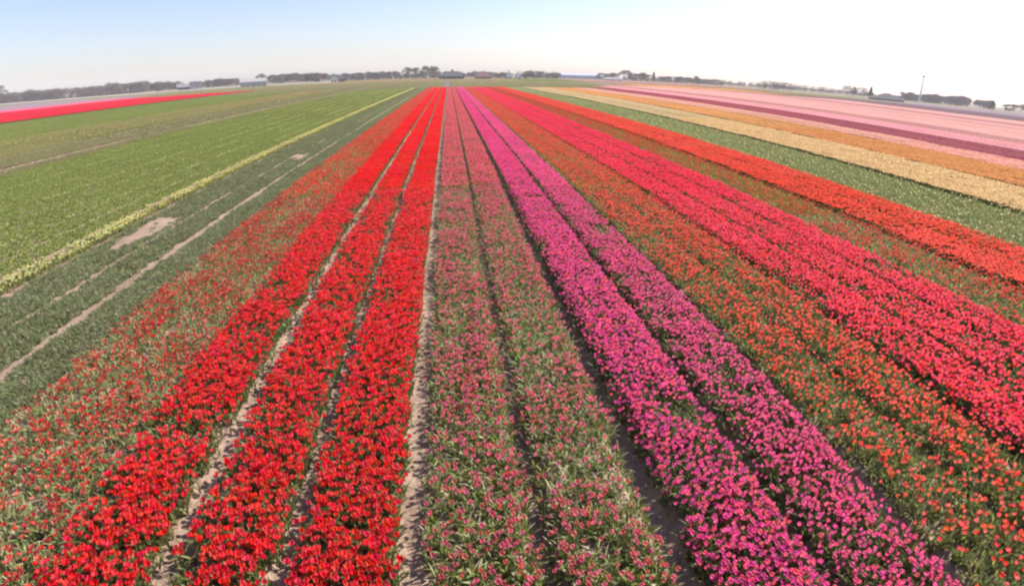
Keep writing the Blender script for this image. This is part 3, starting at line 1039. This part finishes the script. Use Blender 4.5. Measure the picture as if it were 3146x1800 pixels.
tree('ever', -.4, 640, .36, 'dark evergreen left of the dark barn', wide=1.4)
tree('ever', .4, 650, .42, 'dark evergreen clump standing behind the dark barn', wide=1.5)
tree('ever', 1.2, 655, .30, 'dark evergreen right of the dark barn', wide=1.4)
belt('bare', 1.8, 5.6, 7, 740, 800, .2, .34, 'bare tree behind the brown hipped barn', 'trees behind the brown barn', 1.3)
belt('bush', 4.6, 5.8, 3, 650, 680, .0, .12, 'shrub left of the two white houses', 'shrubs left of the white houses')
tree('bare', 8.1, 700, .46, 'bare tree just right of the two white houses', wide=1.2)
tree('bare', 9.1, 710, .44, 'bare tree second to the right of the two white houses', wide=1.2)
belt('bush', 7.4, 11.2, 8, 690, 720, .1, .26, 'dark shrub in the hedge right of the two white houses', 'hedge right of the white houses')
belt('bare', 10.2, 11.2, 2, 760, 780, .28, .36, 'bare tree at the left end of the long greenhouse', 'trees at the greenhouse end', 1.2)
belt('bare', 15.2, 17.2, 5, 860, 900, .28, .40, 'bare tree left of the big tree on the right', 'trees left of the big tree', 1.2)
tree('bare', 17.8, 800, .78, 'big bare tree standing highest right of the middle', wide=1.25)
belt('bare', 18.4, 20.2, 5, 800, 860, .4, .52, 'bare tree between the big tree and the round dark one', 'trees right of the big tree', 1.2)
tree('ever', 20.6, 800, .56, 'round dark tree in the belt right of the big tree')
belt('bare', 21.1, 27.0, 16, 800, 900, .22, .34, 'bare tree in the long low belt right of the round dark tree', 'trees in the low right belt', 1.3)
belt('bush', 17.5, 27.5, 18, 760, 800, -.06, .08, 'brown shrub along the foot of the right tree belt', 'shrubs along the right belt')
tree('bare', 24.7, 820, .44, 'slightly taller tree standing out of the low right belt')
belt('bush', 31.0, 34.0, 6, 800, 850, .22, .36, 'dark shrub in the clump right of the low belt', 'shrubs in the clump on the right', 1.1)
belt('bush', 27.2, 31, 6, 950, 1050, .06, .16, 'far low shrub between belt and clump on the right', 'far low shrubs on the right')
tree('ever', 39.2, 800, .62, 'lone small dark tree left of the sloping dark roof')
tree('bush', 40.2, 800, .36, 'small dark shrub between the lone tree and the dark roof')
tree('ever', 40.8, 790, .58, 'small dark tree at the left end of the dark roof')
belt('bush', 34.2, 39.0, 8, 1000, 1100, .1, .2, 'low far shrub left of the lone dark tree', 'far shrubs left of the lone tree')
wood('distant_wood', 43.3, 50.4, 950, 1080, 85, .48, 'hazy brown wood below the wind turbine', TWIG, 40)
tree('ever', 50.5, 780, .36, 'dark round tree at the right end of the hazy wood', wide=1.3)
belt('bare', 51.3, 56.5, 14, 900, 1000, .2, .36, 'bare tree at the far right edge of the horizon', 'trees at the far right edge', 1.3)
wood('distant_wood', 27.0, 44.0, 1150, 1300, 110, .12, 'thin distant wood along the horizon on the right', TWIG, 70)
wood('distant_wood', -10.2, 10.5, 790, 830, 110, .16, 'low continuous brown wood behind the middle barns and houses', TWIG, 150)
wood('distant_wood', 10.5, 16.5, 1200, 1300, 40, .14, 'thin distant wood behind the long greenhouse', TWIG, 90)
wood('distant_wood', -28.0, -10, 900, 1000, 120, .34, 'thin brown wood behind the pale barn and the farm roofs', TWIG, 120)

# ------------------------------------------------------------------ background: buildings
WALL_WHITE = simple_mat('white_plaster', (.80, .79, .76), .8, .06, .5)
WALL_PALE = simple_mat('pale_render', (.50, .46, .43), .85, .08, .5)
WALL_BRICK = simple_mat('brown_brick', (.24, .15, .12), .9, .2, 1)
WALL_DARK = simple_mat('dark_boards', (.055, .055, .065), .8, .25, 1)
ROOF_GREY = simple_mat('grey_sheet_roof', (.20, .20, .21), .6, .15, .4)
ROOF_PALE = simple_mat('pale_sheet_roof', (.33, .31, .30), .5, .1, .4)
ROOF_DARK = simple_mat('dark_tile_roof', (.075, .075, .09), .7, .2, .6)
ROOF_RED = simple_mat('brown_tile_roof', (.16, .085, .075), .8, .2, .6)
PANE = simple_mat('window_glass', (.05, .06, .07), .1, 0, 1, .6)
GLASS = simple_mat('greenhouse_glass', (.52, .50, .58), .25, .12, .2, .6)
METAL = simple_mat('painted_metal', (.62, .63, .65), .4)
WOODM = simple_mat('weathered_board', (.86, .80, .76), .7, .1, 3)


def boxm(name, x0, x1, y0, y1, z0, z1, mat):
    g = Geo()
    V = [(x, y, z) for x in (x0, x1) for y in (y0, y1) for z in (z0, z1)]
    F = [(0, 1, 3), (0, 3, 2), (4, 6, 7), (4, 7, 5), (0, 4, 5), (0, 5, 1), (2, 3, 7), (2, 7, 6), (0, 2, 6), (0, 6, 4), (1, 5, 7), (1, 7, 3)]
    g.add(V, F, (.5, .5, .5))
    return g.mesh(name, [mat], True)


def part(name, me, parent):
    o = bpy.data.objects.new(name, me); COL.objects.link(o); o.parent = parent
    return o


def house(name, az, d, W, D, wh, rh, wall, roof, label, cat='house', face=0, hip=0.0, windows=3, chimney=True, gable_front=False):
    """W along the front facing the camera; the ridge runs along W unless gable_front"""
    x, y = polar(az, d)
    e = bpy.data.objects.new(name, None); COL.objects.link(e)
    e.location = (x, y, 0); e.rotation_euler = (0, 0, -R(az) + R(face))
    e['label'] = label; e['category'] = cat
    a, b = W / 2, D / 2
    g = Geo()
    V = [(-a, -b, -.1), (a, -b, -.1), (a, b, -.1), (-a, b, -.1), (-a, -b, wh), (a, -b, wh), (a, b, wh), (-a, b, wh)]
    F = [(0, 1, 5), (0, 5, 4), (1, 2, 6), (1, 6, 5), (2, 3, 7), (2, 7, 6), (3, 0, 4), (3, 4, 7)]
    if not hip:
        if gable_front:
            V += [(0, -b, wh + rh), (0, b, wh + rh)]; F += [(4, 5, 8), (6, 7, 9)]
        else:
            V += [(-a, 0, wh + rh), (a, 0, wh + rh)]; F += [(7, 4, 8), (5, 6, 9)]
    g.add(V, F, (.5, .5, .5))
    part('wall', g.mesh('wall', [wall], True), e)
    g = Geo(); o_, t = .35, .18
    if gable_front:
        r0, r1 = (0, -b - o_, wh + rh + t), (0, b + o_, wh + rh + t)
        lo = wh - rh * o_ / a + t
        V = [(-a - o_, -b - o_, lo), (-a - o_, b + o_, lo), r1, r0, (a + o_, -b - o_, lo), (a + o_, b + o_, lo)]
    else:
        r0, r1 = (-a - o_ + hip, 0, wh + rh + t), (a + o_ - hip, 0, wh + rh + t)
        lo = wh - rh * o_ / b + t
        V = [(-a - o_, -b - o_, lo), (a + o_, -b - o_, lo), r1, r0, (-a - o_, b + o_, lo), (a + o_, b + o_, lo)]
    F = [(0, 1, 2), (0, 2, 3), (5, 4, 3), (5, 3, 2)]
    if hip:
        F += [(4, 0, 3), (1, 5, 2)]
    n0 = len(V); V += [(p[0], p[1], p[2] - .16) for p in V]
    F += [(c + n0, q + n0, p + n0) for p, q, c in F]
    for p, q in ((0, 1), (4, 5)):
        F += [(p, q, q + n0), (p, q + n0, p + n0)]
    g.add(V, F, (.5, .5, .5))
    rf = part('roof', g.mesh('roof', [roof], True), e)
    if chimney:
        part('chimney', boxm('chimney', -.4, .4, -.4, .4, wh + rh - .5, wh + rh + 1.1, WALL_BRICK), rf)
    for i in range(windows):
        wx = -a + W * (i + .5) / windows
        if i == windows // 2:
            part('door', boxm('door', wx - .6, wx + .6, -b - .06, -b + .02, 0, min(2.3, wh - .3), ROOF_DARK), e)
        else:
            f = part('window', boxm('window', wx - .65, wx + .65, -b - .08, -b + .02, 1.0, min(2.4, wh - .2), METAL), e)
            part('pane', boxm('pane', wx - .52, wx + .52, -b - .1, -b - .085, 1.12, min(2.28, wh - .3), PANE), f)
    return e


house('farm_shed', -25.3, 680, 14, 10, 3.4, 3.4, WALL_DARK, ROOF_GREY, 'grey roofed farm shed, left of the two among the left trees', 'shed')
house('farmhouse', -24.2, 660, 12, 9, 3.6, 4.6, WALL_PALE, ROOF_DARK, 'pale farmhouse with dark roof among the left trees', 'house')
house('long_barn', -19.0, 560, 24, 12, 4.4, 3.0, WALL_PALE, ROOF_PALE, 'long pale barn with light roof left of the middle trees', 'barn', chimney=False, windows=5)
house('white_house', -11.35, 560, 5.5, 8, 4.2, 3.2, WALL_WHITE, ROOF_DARK, 'small white house between the tree rows left of the middle', 'house', gable_front=True, windows=2)
house('small_shed', -10.6, 570, 6.5, 6, 3.0, 3.2, WALL_DARK, ROOF_DARK, 'dark shed right beside the small white house', 'shed', chimney=False, windows=2)
house('dark_barn', .3, 600, 26, 16, 3.0, 4.8, WALL_DARK, ROOF_DARK, 'wide dark barn at the end of the tulip rows', 'barn', hip=6, chimney=False, windows=5)
house('brown_barn', 3.5, 600, 18, 16, 2.4, 5.2, WALL_BRICK, ROOF_RED, 'brown hipped barn right of the wide dark barn', 'barn', hip=6.5, windows=5)
house('white_house', 6.1, 620, 5.8, 9, 4.6, 3.6, WALL_WHITE, ROOF_GREY, 'white gabled house, left one of the pair', 'house', gable_front=True, windows=2)
house('white_house', 7.0, 625, 6.2, 9, 4.2, 3.0, WALL_WHITE, ROOF_GREY, 'white gabled house, right one of the pair', 'house', gable_front=True, windows=2)
house('greenhouse', 13.2, 900, 72, 40, 5.0, 3.0, GLASS, GLASS, 'long lavender grey greenhouse on the horizon right of the hedge', 'greenhouse', chimney=False, windows=9)
house('greenhouse', 16.6, 620, 19, 10, 2.0, 1.6, WALL_WHITE, ROOF_PALE, 'low white greenhouse in front of the big bare tree', 'greenhouse', chimney=False, windows=5)
house('sloping_barn', 42.2, 620, 30, 14, 1.6, 5.2, WALL_DARK, ROOF_DARK, 'barn with long dark sloping roof left of the wind turbine', 'barn', hip=13, chimney=False, face=12, windows=5)


# wind turbine
tx, ty = polar(44.9, 880)
e = bpy.data.objects.new('wind_turbine', None); COL.objects.link(e); e.location = (tx, ty, 0)
e.rotation_euler = (0, 0, -R(44.9) + R(35))
e['label'] = 'thin pale grey wind turbine standing above the wood on the right'; e['category'] = 'wind turbine'
HH = 5.1 + 880 * math.tan(R(1.85))
g = Geo(); prism(g, (0, 0, -.3), (0, 0, HH), 1.25, .7, 12); part('mast', g.mesh('mast', [METAL]), e)
part('nacelle', boxm('nacelle', -.9, .9, -1.6, 2.6, HH - .4, HH + 1.5, METAL), e)
g = Geo(); prism(g, (0, -1.55, HH + .5), (0, -2.7, HH + .5), .8, .2, 8); part('hub', g.mesh('hub', [METAL]), e)
for k in range(3):
    a = R(8 + 120 * k); ca, sa = math.cos(a), math.sin(a)
    g = Geo()
    prof = [(.3, .35, .2), (1.6, .62, .18), (4.5, .5, .12), (8.2, .32, .07), (10.4, .08, .03)]
    V = []
    for s, cw, th in prof:
        for u, v in ((-cw * .35, -th), (cw * .65, 0), (-cw * .35, th), (-cw * .5, 0)):
            px, pz = sa * s + ca * u, ca * s - sa * u
            V.append((px, -2.1 + v, HH + .5 + pz))
    F = []
    for i in range(len(prof) - 1):
        for q in range(4):
            j = (q + 1) % 4
            F += [(i * 4 + q, i * 4 + j, i * 4 + 4 + j), (i * 4 + q, i * 4 + 4 + j, i * 4 + 4 + q)]
    g.add(V, F, (.5, .5, .5)); part('blade', g.mesh('blade', [METAL]), e)

# pale board at the end of the furrow
e = bpy.data.objects.new('field_board', None); COL.objects.link(e); e.location = (-.55, 215.5, 0)
e['label'] = 'small pale upright board at the far end of the straight sandy furrow'; e['category'] = 'board'
part('board', boxm('board', -.8, .8, -.03, .03, .5, 3.1, WOODM), e)
part('post', boxm('post', -.62, -.52, .035, .13, -.3, 3.2, WOODM), e)
part('post', boxm('post', .52, .62, .035, .13, -.3, 3.2, WOODM), e)

# ------------------------------------------------------------------ air
g = Geo()
HX, HY0, HY1, HZ0, HZ1 = 2700, -300, 2700, -2.0, 60.0
V = [(x, y, z) for x in (-HX, HX) for y in (HY0, HY1) for z in (HZ0, HZ1)]
F = [(0, 1, 3), (0, 3, 2), (4, 6, 7), (4, 7, 5), (0, 4, 5), (0, 5, 1), (2, 3, 7), (2, 7, 6), (0, 2, 6), (0, 6, 4), (1, 5, 7), (1, 7, 3)]
g.add(V, F, (1, 1, 1))
hm, N, L = new_mat('haze')
pv = N.new('ShaderNodeVolumePrincipled')
pv.inputs['Color'].default_value = (.93, .94, 1.0, 1)
pv.inputs['Density'].default_value = .0002
pv.inputs['Anisotropy'].default_value = .0
L.new(pv.outputs[0], N.new('ShaderNodeOutputMaterial').inputs['Volume'])
hz = bpy.data.objects.new('haze', g.mesh('haze', [hm], True)); COL.objects.link(hz)
hz['kind'] = 'stuff'; hz['label'] = 'thin pale spring haze over the fields'; hz['category'] = 'haze'
